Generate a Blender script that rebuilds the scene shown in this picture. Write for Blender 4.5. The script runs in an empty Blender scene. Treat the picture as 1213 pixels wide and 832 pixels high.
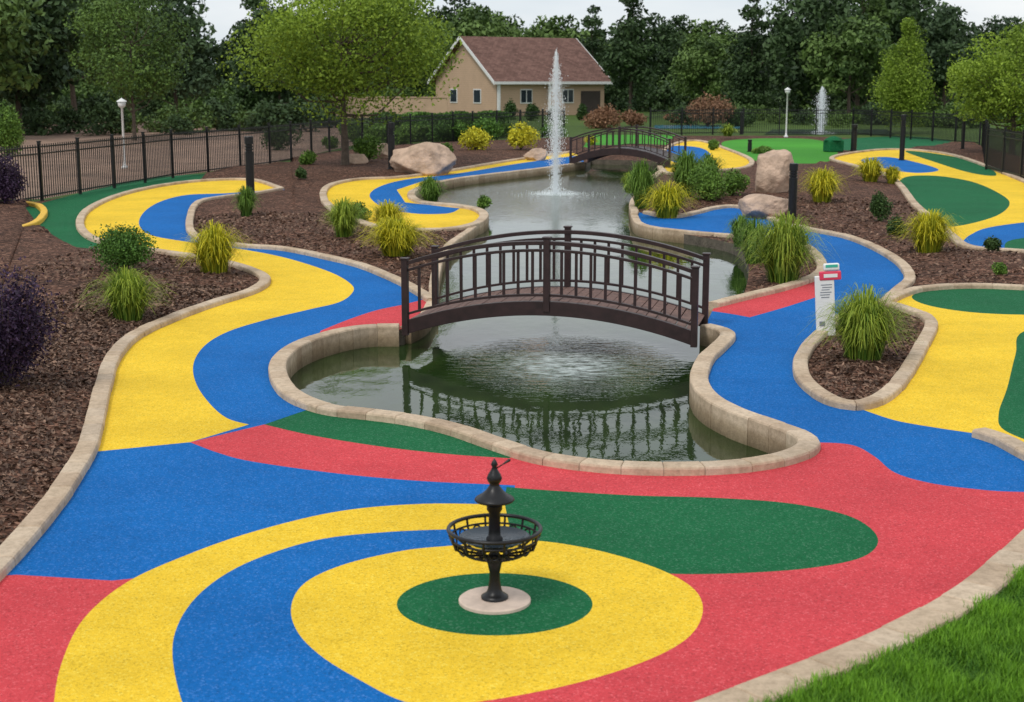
import bpy, math, random
import numpy as np
from mathutils import Vector, noise, geometry
random.seed(7); rng=np.random.default_rng(7)
sc=bpy.context.scene
sc.view_settings.view_transform='Standard'; sc.view_settings.look='None'; sc.view_settings.exposure=0
# ------------------------------------------------------------- image pixels back-projected onto the ground plane
EYE=3.2; FOC=1700.0; P=math.atan(321/FOC)
def G(u,v,z=0.0):
    dx=(u-606.5)/FOC; dz=-(v-416)/FOC
    y=math.cos(P)+dz*math.sin(P); zz=-math.sin(P)+dz*math.cos(P)
    t=(z-EYE)/zz
    return (dx*t,y*t)
def D(y): return y*math.cos(P)+EYE*math.sin(P)
def spl(pts,closed=True,n=6):
    pts=[(p[0],p[1],len(p)>2) for p in pts]
    def cr(q):
        out=[]
        for i in range(len(q)-1):
            p0=q[max(i-1,0)];p1=q[i];p2=q[i+1];p3=q[min(i+2,len(q)-1)]
            for k in range(n):
                t=k/n
                out.append(tuple(0.5*((2*p1[j])+(-p0[j]+p2[j])*t+(2*p0[j]-5*p1[j]+4*p2[j]-p3[j])*t*t+(-p0[j]+3*p1[j]-3*p2[j]+p3[j])*t**3) for j in (0,1)))
        return out
    if not closed:
        return cr(pts)+[pts[-1][:2]]
    cs=[i for i,p in enumerate(pts) if p[2]]
    if not cs:
        q=[pts[-1]]+pts+[pts[0],pts[1]]
        return cr(q)[n:-n]
    pts=pts[cs[0]:]+pts[:cs[0]]; pts.append(pts[0])
    cs=[i for i,p in enumerate(pts) if p[2]]
    out=[]
    for a,b in zip(cs[:-1],cs[1:]):
        if b-a==1: out.append(pts[a][:2])
        else: out+=cr(pts[a:b+1])
    return out
def poly(pts,z=0.0,closed=True):
    return np.array([G(u,v,z) for u,v in spl(pts,closed)])
def inside(pl,X,Y):
    r=np.zeros(X.shape,bool); n=len(pl); j=n-1
    for i in range(n):
        xi,yi=pl[i];xj,yj=pl[j]
        if yi!=yj:
            c=((yi>Y)!=(yj>Y))
            r^= c & (X<(xj-xi)*(Y-yi)/(yj-yi)+xi)
        j=i
    return r
KZ=0.07
K1=[(333,222),(300,212),(250,212),(200,217),(150,227),(115,240),(97,254),(97,270),(120,284),(190,296),(250,305),(298,318),(314,329),(298,342),(250,357),(203,374),(160,394),(135,418),(123,450),(113,490),(103,525),(82,562),(50,605),(8,652),(-40,700),(-90,750)]
K2=[(333,222),(300,228),(262,232),(235,238),(226,252),(226,272),(245,283),(290,289),(340,293),(390,303),(430,313),(468,328),(495,342),(512,353)]
K3=[(473,385),(430,386),(388,394),(350,408),(330,427),(333,450),(353,468),(390,481),(440,487),(492,494),(540,505),(590,522),(640,537),(700,546),(760,550),(830,550),(895,545),(940,535),(958,523),(945,511),(915,500),(870,484),(840,467),(828,448),(834,425),(852,407),(862,395),(852,388),(836,384)]
K4=[(1290,585),(1240,622),(1205,655),(1155,697),(1085,738),(1005,775),(920,808),(850,835),(760,870)]
K5=[(1160,508),(1188,517),(1213,530),(1262,556)]
K7=[(1265,341),(1213,338),(1150,336),(1095,339),(1068,346),(1046,357)]
K8=[(1046,357),(1063,342),(1078,326),(1060,304),(1012,281),(960,270),(925,262),(895,248),(870,243),(845,245),(825,250),(795,255),(765,250)]
K9=[(752,248),(752,256),(762,266),(800,272),(860,277),(905,280),(950,288),(971,305),(970,322),(935,336),(890,347),(845,358)]
KP=[(1042,357),(1078,365),(1103,379),(1093,404),(1075,435),(1052,462),(1020,476),(985,470),(956,450),(948,430),(955,411),(970,394),(1003,370)]
P2U=[(385,238),(383,226),(394,217),(425,211),(470,209),(520,203),(580,193),(640,184),(676,179)]
P2L=[(690,192),(640,199),(580,206),(530,213),(497,222),(487,230),(500,238),(540,242),(566,247),(573,256),(556,266),(510,271),(450,267),(405,253),(385,238)]
c=1
P_main=K1+[(-90,950,c),(700,950,c)]+K4[::-1]+[(1330,560,c),(1330,340,c)]+K7+K8[1:]+K9+[(838,385,c),(660,440,c),(473,385,c),(512,353,c)]+K2[::-1][1:]
P2=P2U+P2L[:-1]
P3=[(788,203),(780,186),(798,170),(828,166),(862,176),(889,188),(884,197),(850,201),(815,204)]
P5=[(985,186),(1010,180),(1060,176),(1120,181),(1170,196),(1250,228,c),(1280,305,c),(1213,296),(1150,291),(1128,278),(1110,262),(1085,242),(1068,220),(1050,206),(1015,196)]
P5K=[(1270,302),(1213,296),(1150,291),(1128,278),(1110,262),(1085,242),(1068,220),(1050,206),(1015,196),(985,187),(1010,180),(1060,176),(1120,181),(1170,196),(1250,228)]
POND=K3+[(845,360,c),(872,352),(884,335),(886,305),(868,285),(800,272),(762,266),(752,256),(750,240),(760,222),(775,208),(786,200),(790,189,c),(700,187,c)]+P2L[:11]+[(552,272),(533,285),(521,302),(515,325),(512,350,c),(500,372),(480,383,c)]
PLANT=KP
mulch=[(-400,960,c),(-250,280,c),(50,238,c),(205,211,c),(320,196,c),(430,178,c),(660,163,c),(800,161,c),(950,161,c),(1160,172,c),(1330,235,c),(1600,960,c)]
FP={'main':poly(P_main,KZ),'p2':poly(P2,KZ),'p3':poly(P3,KZ),'p5':poly(P5,KZ)}
K1in=[(270,229),(222,231),(190,239),(170,252),(165,267),(180,279),(225,287),(290,296),(340,306),(390,322),(415,336),(418,346),(402,358),(365,367),(315,379),(270,393),(242,410),(229,432),(233,456),(250,480),(270,496)]
R=[ # (points, material, clip)
 (mulch,'mulch',None),
 ([(-300,240,c),(50,236,c),(205,209,c),(320,194,c),(420,172,c),(400,150,c),(250,142,c),(-300,150,c)],'dirt',None),
 ([(30,246,c),(110,225),(180,211),(245,206,c),(200,250,c),(215,298,c),(150,300),(100,296),(65,280),(42,262,c)],'green',None),
 ([(855,172),(880,165),(960,165),(990,175),(985,190),(940,197),(900,192)],'turf',None),
 ([(978,170),(1010,164),(1080,162),(1128,168),(1100,175),(1010,179)],'green',None),
 ([(690,176,c),(790,172,c),(800,160,c),(700,160,c)],'turf',None),
 ([(1330,560,c)]+K4+[(700,1000,c),(1700,1000,c),(1700,560,c)],'lawn',None),
 (None,'red','main'),
 ([(60,180,c),(345,200,c),(350,260,c),(480,300,c),(560,340,c),(478,361,c),(445,368),(412,379),(380,392,c),(360,430,c),(375,482,c),(345,492),(313,503,c),(225,524,c),(95,537,c),(-60,540,c)],'blue','main'),
 ([(345,223,c)]+K1in+[(295,503,c),(225,524,c),(95,537,c),(-80,540,c),(-50,150,c),(345,150,c)],'yellow','main'),
 ([(-120,540,c),(95,537,c),(225,524,c),(260,537),(300,547),(400,561),(500,570),(610,575,c),(610,640,c),(400,660,c),(133,688,c),(20,681,c),(-120,690,c)],'blue','main'),
 ([(313,503,c),(345,492),(375,482,c),(420,470,c),(520,485,c),(640,530,c),(603,543,c),(530,538),(450,529),(370,516)],'green','main'),
 ([(600,577,c),(650,581),(750,587),(850,590),(940,597),(1010,613),(1040,638),(1022,660),(960,673),(880,679),(800,680),(740,674,c),(620,670,c),(590,640,c)],'green','main'),
 ([(690,150,c),(1400,150,c),(1400,584,c),(1213,583),(1150,579),(1100,572),(1060,560),(1036,541),(1008,527),(960,524,c),(800,500,c),(800,366,c),(735,300,c)],'blue','main'),
 ([(815,352,c),(843,350,c),(905,335,c),(975,322,c),(967,352,c),(930,364),(888,376,c),(860,371),(815,365,c)],'red','main'),
 ([(1047,355,c),(1068,343,c),(1090,336,c),(1400,320,c),(1400,570,c),(1262,556,c),(1213,530,c),(1165,515,c),(1110,507),(1060,498),(1018,484,c),(1045,440,c)],'yellow','main'),
 ([(1080,352),(1100,344),(1150,341),(1213,341),(1290,346),(1290,372),(1213,373),(1150,370),(1100,362)],'green','main'),
 ([(1300,380,c),(1214,392),(1203,420),(1193,460),(1183,490),(1190,510),(1240,530,c),(1300,560,c)],'green','main'),
 ([(60,930,c),(64,832),(75,780),(100,732),(150,690),(220,658),(300,630),(400,606),(500,597),(598,598,c),(604,627,c),(540,627),(450,631),(370,641),(290,668),(238,702),(210,742),(205,785),(222,850),(260,930,c)],'yellow','main'),
 ([(604,627,c),(540,627),(450,631),(370,641),(290,668),(238,702),(210,742),(205,785),(222,850),(260,930,c),(520,930,c),(520,700,c),(622,645,c)],'blue','main'),
 ([(345,718),(352,748),(380,777),(425,805),(475,830),(520,836),(590,828),(680,810),(760,785),(812,758),(832,728),(824,700),(785,676),(720,655),(650,642),(590,640),(540,646),(480,652),(410,668),(362,690)],'yellow','main'),
 ([(586+116*math.cos(a),716+37*math.sin(a)) for a in np.linspace(0,2*math.pi,17)[:-1]],'green','main'),
 (None,'yellow','p2'),
 ([(710,181,c),(620,193),(540,206),(480,213),(448,222),(438,233),(455,246),(490,253),(530,253),(545,247,c),(480,240,c),(470,225,c),(500,215,c),(700,205,c)],'blue','p2'),
 (None,'yellow','p3'),
 ([(793,174),(828,175),(842,184),(830,193),(795,191)],'blue','p3'),
 (None,'yellow','p5'),
 ([(1020,190),(1045,186),(1075,190),(1112,201),(1085,205),(1045,199)],'blue','p5'),
 ([(1066,214),(1100,208),(1150,215),(1185,230),(1196,242),(1180,256),(1140,267),(1115,266),(1080,245)],'green','p5'),
 ([(1072,179),(1120,184),(1165,195),(1180,208),(1150,205),(1110,193)],'green','p5'),
 ([(1138,289,c),(1150,278),(1180,268),(1280,256,c),(1280,310,c),(1150,300,c)],'blue','p5'),
 ([(1190,296,c),(1200,284),(1280,276,c),(1280,310,c),(1190,310,c)],'green','p5'),
 (PLANT,'mulch',None),
 (POND,'pond',None)]
RW=[]
for pts,m,cl in R:
    if pts is None: RW.append((FP[cl],m,None))
    else: RW.append((poly(pts,KZ if m=='pond' or pts is PLANT else 0.0),m,cl))
MK=['field','mulch','dirt','turf','lawn','green','red','blue','yellow','pond']
def classify(X,Y):
    res=np.zeros(X.shape,int)
    ins={k:inside(v,X,Y) for k,v in FP.items()}
    for pl,m,cl in RW:
        k=inside(pl,X,Y)
        if cl: k&=ins[cl]
        res[k]=MK.index(m)
    return res
dp=[]
for pl in [FP['main'],FP['p2'],FP['p3'],FP['p5'],RW[-1][0],RW[-2][0]]:
    q=np.vstack([pl,pl[:1]])
    for a,b in zip(q[:-1],q[1:]):
        n=int(np.linalg.norm(b-a)/0.15)+1
        if n>60: n=60
        for k in range(n): dp.append(a+(b-a)*k/n)
edgepts=np.array(dp)
def edist(X,Y):
    out=np.empty(len(X))
    for i in range(0,len(X),500):
        out[i:i+500]=np.sqrt(((X[i:i+500,None]-edgepts[None,:,0])**2+(Y[i:i+500,None]-edgepts[None,:,1])**2).min(1))
    return out
def mound(X,Y):
    d=edist(X,Y)
    h=0.16*(1-np.exp(-np.maximum(d-0.12,0)/0.9))
    n=np.array([noise.noise(Vector((x*1.3,y*1.3,0))) + .5*noise.noise(Vector((x*4,y*4,3))) for x,y in zip(X,Y)])
    return h+0.03*n*np.clip(d*2,0,1)
def gh(x,y):
    X=np.array([x]);Y=np.array([y]);k=classify(X,Y)[0]
    return float(mound(X,Y)[0]) if MK[k]=='mulch' else 0.0
# ------------------------------------------------------------- mesh helpers
class MB:
    def __init__(s): s.V=[];s.L=[];s.T=[];s.M=[];s.A=[];s.n=0
    def add(s,V,F,mat=0,tint=0.5):
        V=np.asarray(V,float).reshape(-1,3)
        if isinstance(F,np.ndarray):
            s.L.append(F.ravel()+s.n); s.T.append(np.full(len(F),F.shape[1])); nf=len(F)
        else:
            s.L.append(np.concatenate([np.array(f) for f in F])+s.n); s.T.append(np.array([len(f) for f in F])); nf=len(F)
        s.M.append(np.full(nf,mat)); s.A.append(np.broadcast_to(np.asarray(tint,float),(nf,)).copy())
        s.V.append(V); s.n+=len(V)
    def mesh(s,name,mats,smooth=False):
        me=bpy.data.meshes.new(name)
        V=np.vstack(s.V);L=np.concatenate(s.L).astype(np.int32);T=np.concatenate(s.T).astype(np.int32)
        me.vertices.add(len(V)); me.vertices.foreach_set('co',V.astype(np.float32).ravel())
        me.loops.add(len(L)); me.loops.foreach_set('vertex_index',L)
        me.polygons.add(len(T)); me.polygons.foreach_set('loop_start',np.concatenate([[0],np.cumsum(T)[:-1]]).astype(np.int32))
        me.polygons.foreach_set('loop_total',T)
        me.polygons.foreach_set('material_index',np.concatenate(s.M).astype(np.int32))
        me.polygons.foreach_set('use_smooth',np.full(len(T),smooth))
        a=me.attributes.new('tint','FLOAT','FACE'); a.data.foreach_set('value',np.concatenate(s.A).astype(np.float32))
        for m in mats: me.materials.append(m)
        me.update(calc_edges=True); me.validate()
        return me
    def build(s,name,mats,smooth=False,parent=None,loc=None,bevel=0):
        o=bpy.data.objects.new(name,s.mesh(name,mats,smooth)); sc.collection.objects.link(o)
        if loc is not None: o.location=loc
        if parent: o.parent=parent
        if bevel:
            b=o.modifiers.new('bev','BEVEL');b.width=bevel;b.segments=2;b.limit_method='ANGLE'
        return o
def empty(name,loc=(0,0,0),rz=0):
    e=bpy.data.objects.new(name,None); sc.collection.objects.link(e); e.location=loc; e.rotation_euler=(0,0,rz); e.empty_display_size=.2
    return e
BF=np.array([[0,3,2,1],[4,5,6,7],[0,1,5,4],[1,2,6,5],[2,3,7,6],[3,0,4,7]])
def box(mb,c0,size,mat=0,tint=.5,rz=0,R3=None):
    sx,sy,sz=[s/2 for s in size]
    V=np.array([[-sx,-sy,-sz],[sx,-sy,-sz],[sx,sy,-sz],[-sx,sy,-sz],[-sx,-sy,sz],[sx,-sy,sz],[sx,sy,sz],[-sx,sy,sz]])
    if rz: 
        cc,ss=math.cos(rz),math.sin(rz); V=V@np.array([[cc,ss,0],[-ss,cc,0],[0,0,1]])
    if R3 is not None: V=V@R3
    mb.add(V+np.array(c0),BF,mat,tint)
def tube(mb,pts,rad,sides=8,mat=0,tint=.5,caps=True):
    pts=np.array(pts,float);n=len(pts)
    rad=np.broadcast_to(rad,(n,))
    V=[]
    for i in range(n):
        t=pts[min(i+1,n-1)]-pts[max(i-1,0)]; t/=np.linalg.norm(t)+1e-9
        a=np.array([0,0,1.]) if abs(t[2])<.9 else np.array([1.,0,0])
        u=np.cross(t,a);u/=np.linalg.norm(u);w=np.cross(t,u)
        for k in range(sides):
            an=2*math.pi*k/sides; V.append(pts[i]+rad[i]*(math.cos(an)*u+math.sin(an)*w))
    F=[[i*sides+k,i*sides+(k+1)%sides,(i+1)*sides+(k+1)%sides,(i+1)*sides+k] for i in range(n-1) for k in range(sides)]
    mb.add(V,np.array(F),mat,tint)
    if caps:
        mb.add(V[:sides],[list(range(sides))],mat,tint); mb.add(V[-sides:],[list(range(sides))[::-1]],mat,tint)
def lathe(mb,prof,seg=24,c0=(0,0,0),mat=0,tint=.5):
    V=[];n=len(prof)
    for r,z in prof:
        for k in range(seg):
            a=2*math.pi*k/seg; V.append((c0[0]+r*math.cos(a),c0[1]+r*math.sin(a),c0[2]+z))
    F=[[i*seg+k,i*seg+(k+1)%seg,(i+1)*seg+(k+1)%seg,(i+1)*seg+k] for i in range(n-1) for k in range(seg)]
    mb.add(V,np.array(F),mat,tint)
def torus(mb,c0,R0,r,seg=40,s2=8,mat=0):
    V=[];
    for i in range(seg):
        a=2*math.pi*i/seg
        for k in range(s2):
            b=2*math.pi*k/s2; rr=R0+r*math.cos(b); V.append((c0[0]+rr*math.cos(a),c0[1]+rr*math.sin(a),c0[2]+r*math.sin(b)))
    F=[[i*s2+k,((i+1)%seg)*s2+k,((i+1)%seg)*s2+(k+1)%s2,i*s2+(k+1)%s2] for i in range(seg) for k in range(s2)]
    mb.add(V,np.array(F),mat)
def unit(n):
    v=rng.normal(size=(n,3)); return v/np.linalg.norm(v,axis=1)[:,None]
def leaves(mb,C,size,mat=0,tint=.5,aspect=.5,nrm=None):
    n=len(C); size=np.broadcast_to(size,(n,))[:,None]*rng.uniform(.7,1.3,(n,1))
    u=unit(n)
    if nrm is not None:
        w=nrm+0.9*unit(n); w/=np.linalg.norm(w,axis=1)[:,None]
    else: w=unit(n)
    u=np.cross(w,u); u/=np.linalg.norm(u,axis=1)[:,None]; v=np.cross(w,u)
    V=np.stack([C-u*size*.5,C-v*size*aspect*.5+w*size*.08,C+u*size*.5,C+v*size*aspect*.5+w*size*.08],1).reshape(-1,3)
    F=np.arange(4*n).reshape(n,4)
    mb.add(V,F,mat,tint)
# ------------------------------------------------------------- materials
def newmat(name):
    m=bpy.data.materials.new(name); m.use_nodes=True; nt=m.node_tree; b=nt.nodes['Principled BSDF']; return m,nt,b
def noiseN(nt,scale,detail=4,rough=.6,vec=None):
    n=nt.nodes.new('ShaderNodeTexNoise'); n.inputs['Scale'].default_value=scale; n.inputs['Detail'].default_value=detail; n.inputs['Roughness'].default_value=rough
    if vec is not None: nt.links.new(vec,n.inputs['Vector'])
    return n
def ramp(nt,fac,stops):
    r=nt.nodes.new('ShaderNodeValToRGB'); e=r.color_ramp.elements
    while len(e)<len(stops): e.new(.5)
    for el,(p,cc) in zip(e,stops): el.position=p; el.color=(*cc,1) if len(cc)==3 else cc
    nt.links.new(fac,r.inputs[0]); return r.outputs[0]
def mix(nt,a,b,f,mode='MIX'):
    m=nt.nodes.new('ShaderNodeMixRGB'); m.blend_type=mode
    for s,i in ((f,0),(a,1),(b,2)):
        if hasattr(s,'links'): nt.links.new(s,m.inputs[i])
        elif i==0: m.inputs[0].default_value=s
        else: m.inputs[i].default_value=(*s,1)
    return m.outputs[0]
def mth(nt,op,a,b=None,clamp=False):
    m=nt.nodes.new('ShaderNodeMath'); m.operation=op; m.use_clamp=clamp
    for i,s in enumerate((a,b)):
        if s is None: continue
        if hasattr(s,'links'): nt.links.new(s,m.inputs[i])
        else: m.inputs[i].default_value=s
    return m.outputs[0]
def objco(nt): return nt.nodes.new('ShaderNodeTexCoord').outputs['Object']
def bump(nt,b,h,strength,dist):
    n=nt.nodes.new('ShaderNodeBump'); n.inputs['Strength'].default_value=strength; n.inputs['Distance'].default_value=dist
    nt.links.new(h,n.inputs['Height']); nt.links.new(n.outputs[0],b.inputs['Normal']); return n
def attr(nt,name='tint'):
    a=nt.nodes.new('ShaderNodeAttribute'); a.attribute_name=name; return a.outputs['Fac']
def sc3(cc,k): return tuple(min(x*k,1) for x in cc)
def simple(name,col,rough=.6,var=.2,scale=6,bs=40,bst=.15,bd=.01,metal=0,spec=.5):
    m,nt,b=newmat(name); co=objco(nt)
    n=noiseN(nt,scale,4,.6,co)
    nt.links.new(ramp(nt,n.outputs[0],[(.3,sc3(col,1-var)),(.7,sc3(col,1+var))]),b.inputs['Base Color'])
    b.inputs['Roughness'].default_value=rough; b.inputs['Metallic'].default_value=metal; b.inputs['Specular IOR Level'].default_value=spec
    if bst: bump(nt,b,noiseN(nt,bs,3,.6,co).outputs[0],bst,bd)
    return m
def carpet(name,col):
    m,nt,b=newmat(name); co=objco(nt)
    big=noiseN(nt,.55,4,.65,co).outputs[0]; mid=noiseN(nt,6,3,.7,co).outputs[0]
    vor=nt.nodes.new('ShaderNodeTexVoronoi'); vor.inputs['Scale'].default_value=85; nt.links.new(co,vor.inputs['Vector'])
    sep=nt.nodes.new('ShaderNodeSeparateColor'); nt.links.new(vor.outputs['Color'],sep.inputs[0])
    base=ramp(nt,sep.outputs[0],[(0,sc3(col,.68)),(.22,sc3(col,.93)),(.82,col),(.98,tuple(min(1,x*1.08+.06) for x in col))])
    base=mix(nt,base,ramp(nt,big,[(.3,(.82,.82,.84)),(.6,(1.0,1.0,1.0))]),1.0,'MULTIPLY')
    base=mix(nt,base,ramp(nt,mid,[(.3,(.89,.89,.89)),(.7,(1.0,1.0,1.0))]),.8,'MULTIPLY')
    nt.links.new(base,b.inputs['Base Color'])
    b.inputs['Roughness'].default_value=.85
    b.inputs['Specular IOR Level'].default_value=.12
    bump(nt,b,vor.outputs['Distance'],.5,.010)
    return m
def leafmat(name,dark,light,trans=.3):
    m,nt,b=newmat(name); t=attr(nt)
    colr=ramp(nt,t,[(0,dark),(1,light)]); nt.links.new(colr,b.inputs['Base Color']); b.inputs['Roughness'].default_value=.6; b.inputs['Specular IOR Level'].default_value=.25
    if trans>0:
        tr=nt.nodes.new('ShaderNodeBsdfTranslucent'); nt.links.new(colr,tr.inputs[0])
        mx=nt.nodes.new('ShaderNodeMixShader'); mx.inputs[0].default_value=trans
        nt.links.new(b.outputs[0],mx.inputs[1]); nt.links.new(tr.outputs[0],mx.inputs[2]); nt.links.new(mx.outputs[0],nt.nodes['Material Output'].inputs[0])
    return m
def mulchmat():
    m,nt,b=newmat('mulch'); co=objco(nt)
    v=nt.nodes.new('ShaderNodeTexVoronoi'); v.inputs['Scale'].default_value=24; nt.links.new(mix(nt,co,noiseN(nt,9,2,.6,co).outputs['Color'],.12),v.inputs['Vector'])
    s=nt.nodes.new('ShaderNodeSeparateColor'); nt.links.new(v.outputs['Color'],s.inputs[0])
    cc=ramp(nt,s.outputs[0],[(0,(.025,.013,.009)),(.45,(.082,.042,.028)),(.8,(.165,.088,.060)),(1,(.30,.18,.13))])
    cc=mix(nt,cc,ramp(nt,noiseN(nt,1.2,3,.7,co).outputs[0],[(.3,(.66,.64,.62)),(.7,(1.25,1.15,1.08))]),1,'MULTIPLY')
    nt.links.new(cc,b.inputs['Base Color']); b.inputs['Roughness'].default_value=.95; b.inputs['Specular IOR Level'].default_value=.15
    bump(nt,b,s.outputs[1],.9,.04); return m
def grassground(name,d,l,scale=8):
    m,nt,b=newmat(name); co=objco(nt)
    n=noiseN(nt,scale,6,.75,co).outputs[0]; g=noiseN(nt,.12,3,.6,co).outputs[0]
    cc=ramp(nt,n,[(.3,d),(.7,l)]); cc=mix(nt,cc,ramp(nt,g,[(.35,(.8,.8,.7)),(.65,(1.15,1.1,.9))]),1,'MULTIPLY')
    nt.links.new(cc,b.inputs['Base Color']); b.inputs['Roughness'].default_value=.9; b.inputs['Specular IOR Level'].default_value=.15
    bump(nt,b,n,.6,.05); return m
def kerbmat():
    m,nt,b=newmat('kerb_stone'); co=objco(nt)
    g=nt.nodes.new('ShaderNodeNewGeometry')
    cc=ramp(nt,g.outputs['Random Per Island'],[(0,(.51,.39,.28)),(.35,(.59,.465,.335)),(.7,(.66,.53,.39)),(1,(.56,.455,.345))])
    cc=mix(nt,cc,ramp(nt,noiseN(nt,14,5,.75,co).outputs[0],[(.3,(.66,.63,.60)),(.6,(1.08,1.06,1.04))]),.85,'MULTIPLY')
    cc=mix(nt,cc,ramp(nt,noiseN(nt,1.1,3,.7,co).outputs[0],[(.35,(.76,.73,.69)),(.6,(1,1,1))]),.8,'MULTIPLY')
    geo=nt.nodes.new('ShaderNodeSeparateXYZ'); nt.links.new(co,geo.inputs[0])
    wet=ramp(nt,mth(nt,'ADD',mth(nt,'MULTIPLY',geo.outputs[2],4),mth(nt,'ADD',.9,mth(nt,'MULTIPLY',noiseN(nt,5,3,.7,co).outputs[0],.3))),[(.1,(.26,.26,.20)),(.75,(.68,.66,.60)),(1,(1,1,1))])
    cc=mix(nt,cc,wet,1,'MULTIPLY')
    nt.links.new(cc,b.inputs['Base Color']); b.inputs['Roughness'].default_value=.85; b.inputs['Specular IOR Level'].default_value=.25
    bump(nt,b,noiseN(nt,45,4,.7,co).outputs[0],.5,.015); return m
MT={'field':grassground('field_grass',(.035,.07,.016),(.09,.15,.035),3),'mulch':mulchmat(),
 'dirt':simple('bare_earth',(.26,.165,.115),.95,.35,.5,8,.5,.05),
 'turf':grassground('bright_turf',(.045,.24,.03),(.09,.38,.05),14),'lawn':grassground('lawn',(.03,.10,.012),(.08,.19,.02),30),
 'green':carpet('green_carpet',(.010,.145,.052)),'red':carpet('red_carpet',(.72,.075,.088)),
 'blue':carpet('blue_carpet',(.005,.155,.50)),'yellow':carpet('yellow_carpet',(.98,.64,.040))}
M_k=kerbmat(); M_mortar=simple('mortar',(.42,.34,.26),.95,.2,20)
M_bank=simple('bank_stone',(.12,.10,.075),.9,.4,5,20,.6,.04)
M_black=simple('black_metal',(.012,.012,.013),.38,.3,20,60,.1,.003,.3)
M_brown=simple('brown_painted_metal',(.028,.013,.013),.42,.35,9,60,.15,.004,0)
M_plank=simple('deck_plank',(.17,.095,.075),.7,.35,12,40,.4,.01)
M_white=simple('white_paint',(.75,.75,.73),.5,.07,5)
M_bark=simple('bark',(.10,.075,.055),.9,.4,9,18,.8,.04)
M_rock=simple('boulder',(.52,.37,.27),.85,.38,2.5,9,.8,.06)
M_disc=simple('concrete_disc',(.66,.52,.42),.8,.12,12)
# ------------------------------------------------------------- ground partition
verts=[];edges=[]
def addloop(pl):
    s=len(verts)
    for p in pl: verts.append(Vector((float(p[0]),float(p[1]))))
    n=len(pl)
    for i in range(n): edges.append((s+i,s+(i+1)%n))
for pl in FP.values(): addloop(pl)
for pl,m,cl in RW:
    if not any(pl is q for q in FP.values()): addloop(pl)
addloop([(-900,-60),(900,-60),(900,1500),(-900,1500)])
gx=[];gy=[];y=6.0
while y<75:
    st=.02*y
    for x in np.arange(-.45*y-1,.45*y+1,st):
        gx.append(x+rng.uniform(-.3,.3)*st);gy.append(y+rng.uniform(-.3,.3)*st)
    y+=st
gx=np.array(gx);gy=np.array(gy); k=(classify(gx,gy)==1)
gx=gx[k];gy=gy[k]; k=edist(gx,gy)>.12; gx=gx[k];gy=gy[k]
for a,b in zip(gx,gy): verts.append(Vector((a,b)))
ov,oe,of,_,_,_=geometry.delaunay_2d_cdt(verts,edges,[],0,1e-4)
OV=np.array([(v.x,v.y) for v in ov]); OF=np.array([list(f) for f in of])
cen=OV[OF].mean(1); cls=classify(cen[:,0],cen[:,1])
hz=np.zeros(len(OV)); ok=np.ones(len(OV),bool)
ok[OF[cls!=1].ravel()]=False
idx=np.where(ok & (OV[:,1]<90) & (OV[:,1]>0))[0]
hz[idx]=mound(OV[idx,0],OV[idx,1])
V3=np.column_stack([OV,hz])
def sub(mask,names,z=None):
    mb=MB(); F=OF[mask]; u,inv=np.unique(F,return_inverse=True); VV=V3[u].copy()
    if z is not None: VV[:,2]=z
    inv=inv.reshape(F.shape)
    mb.V=[VV];mb.n=len(VV);mb.L=[inv.ravel()];mb.T=[np.full(len(F),3)];mb.A=[np.full(len(F),.5)]
    if names: mb.M=[np.array([names.index(MK[c_]) for c_ in cls[mask]])]
    else: mb.M=[np.zeros(len(F),int)]
    return mb
gn=['field','mulch','dirt','turf','lawn']; cn=['green','red','blue','yellow']
gm=np.isin(cls,[MK.index(a) for a in gn]); cm=np.isin(cls,[MK.index(a) for a in cn]); pm=cls==MK.index('pond')
sub(gm,gn).build('ground',[MT[a] for a in gn],True)
sub(cm,cn).build('mini_golf_carpet_path',[MT[a] for a in cn],False)
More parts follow.
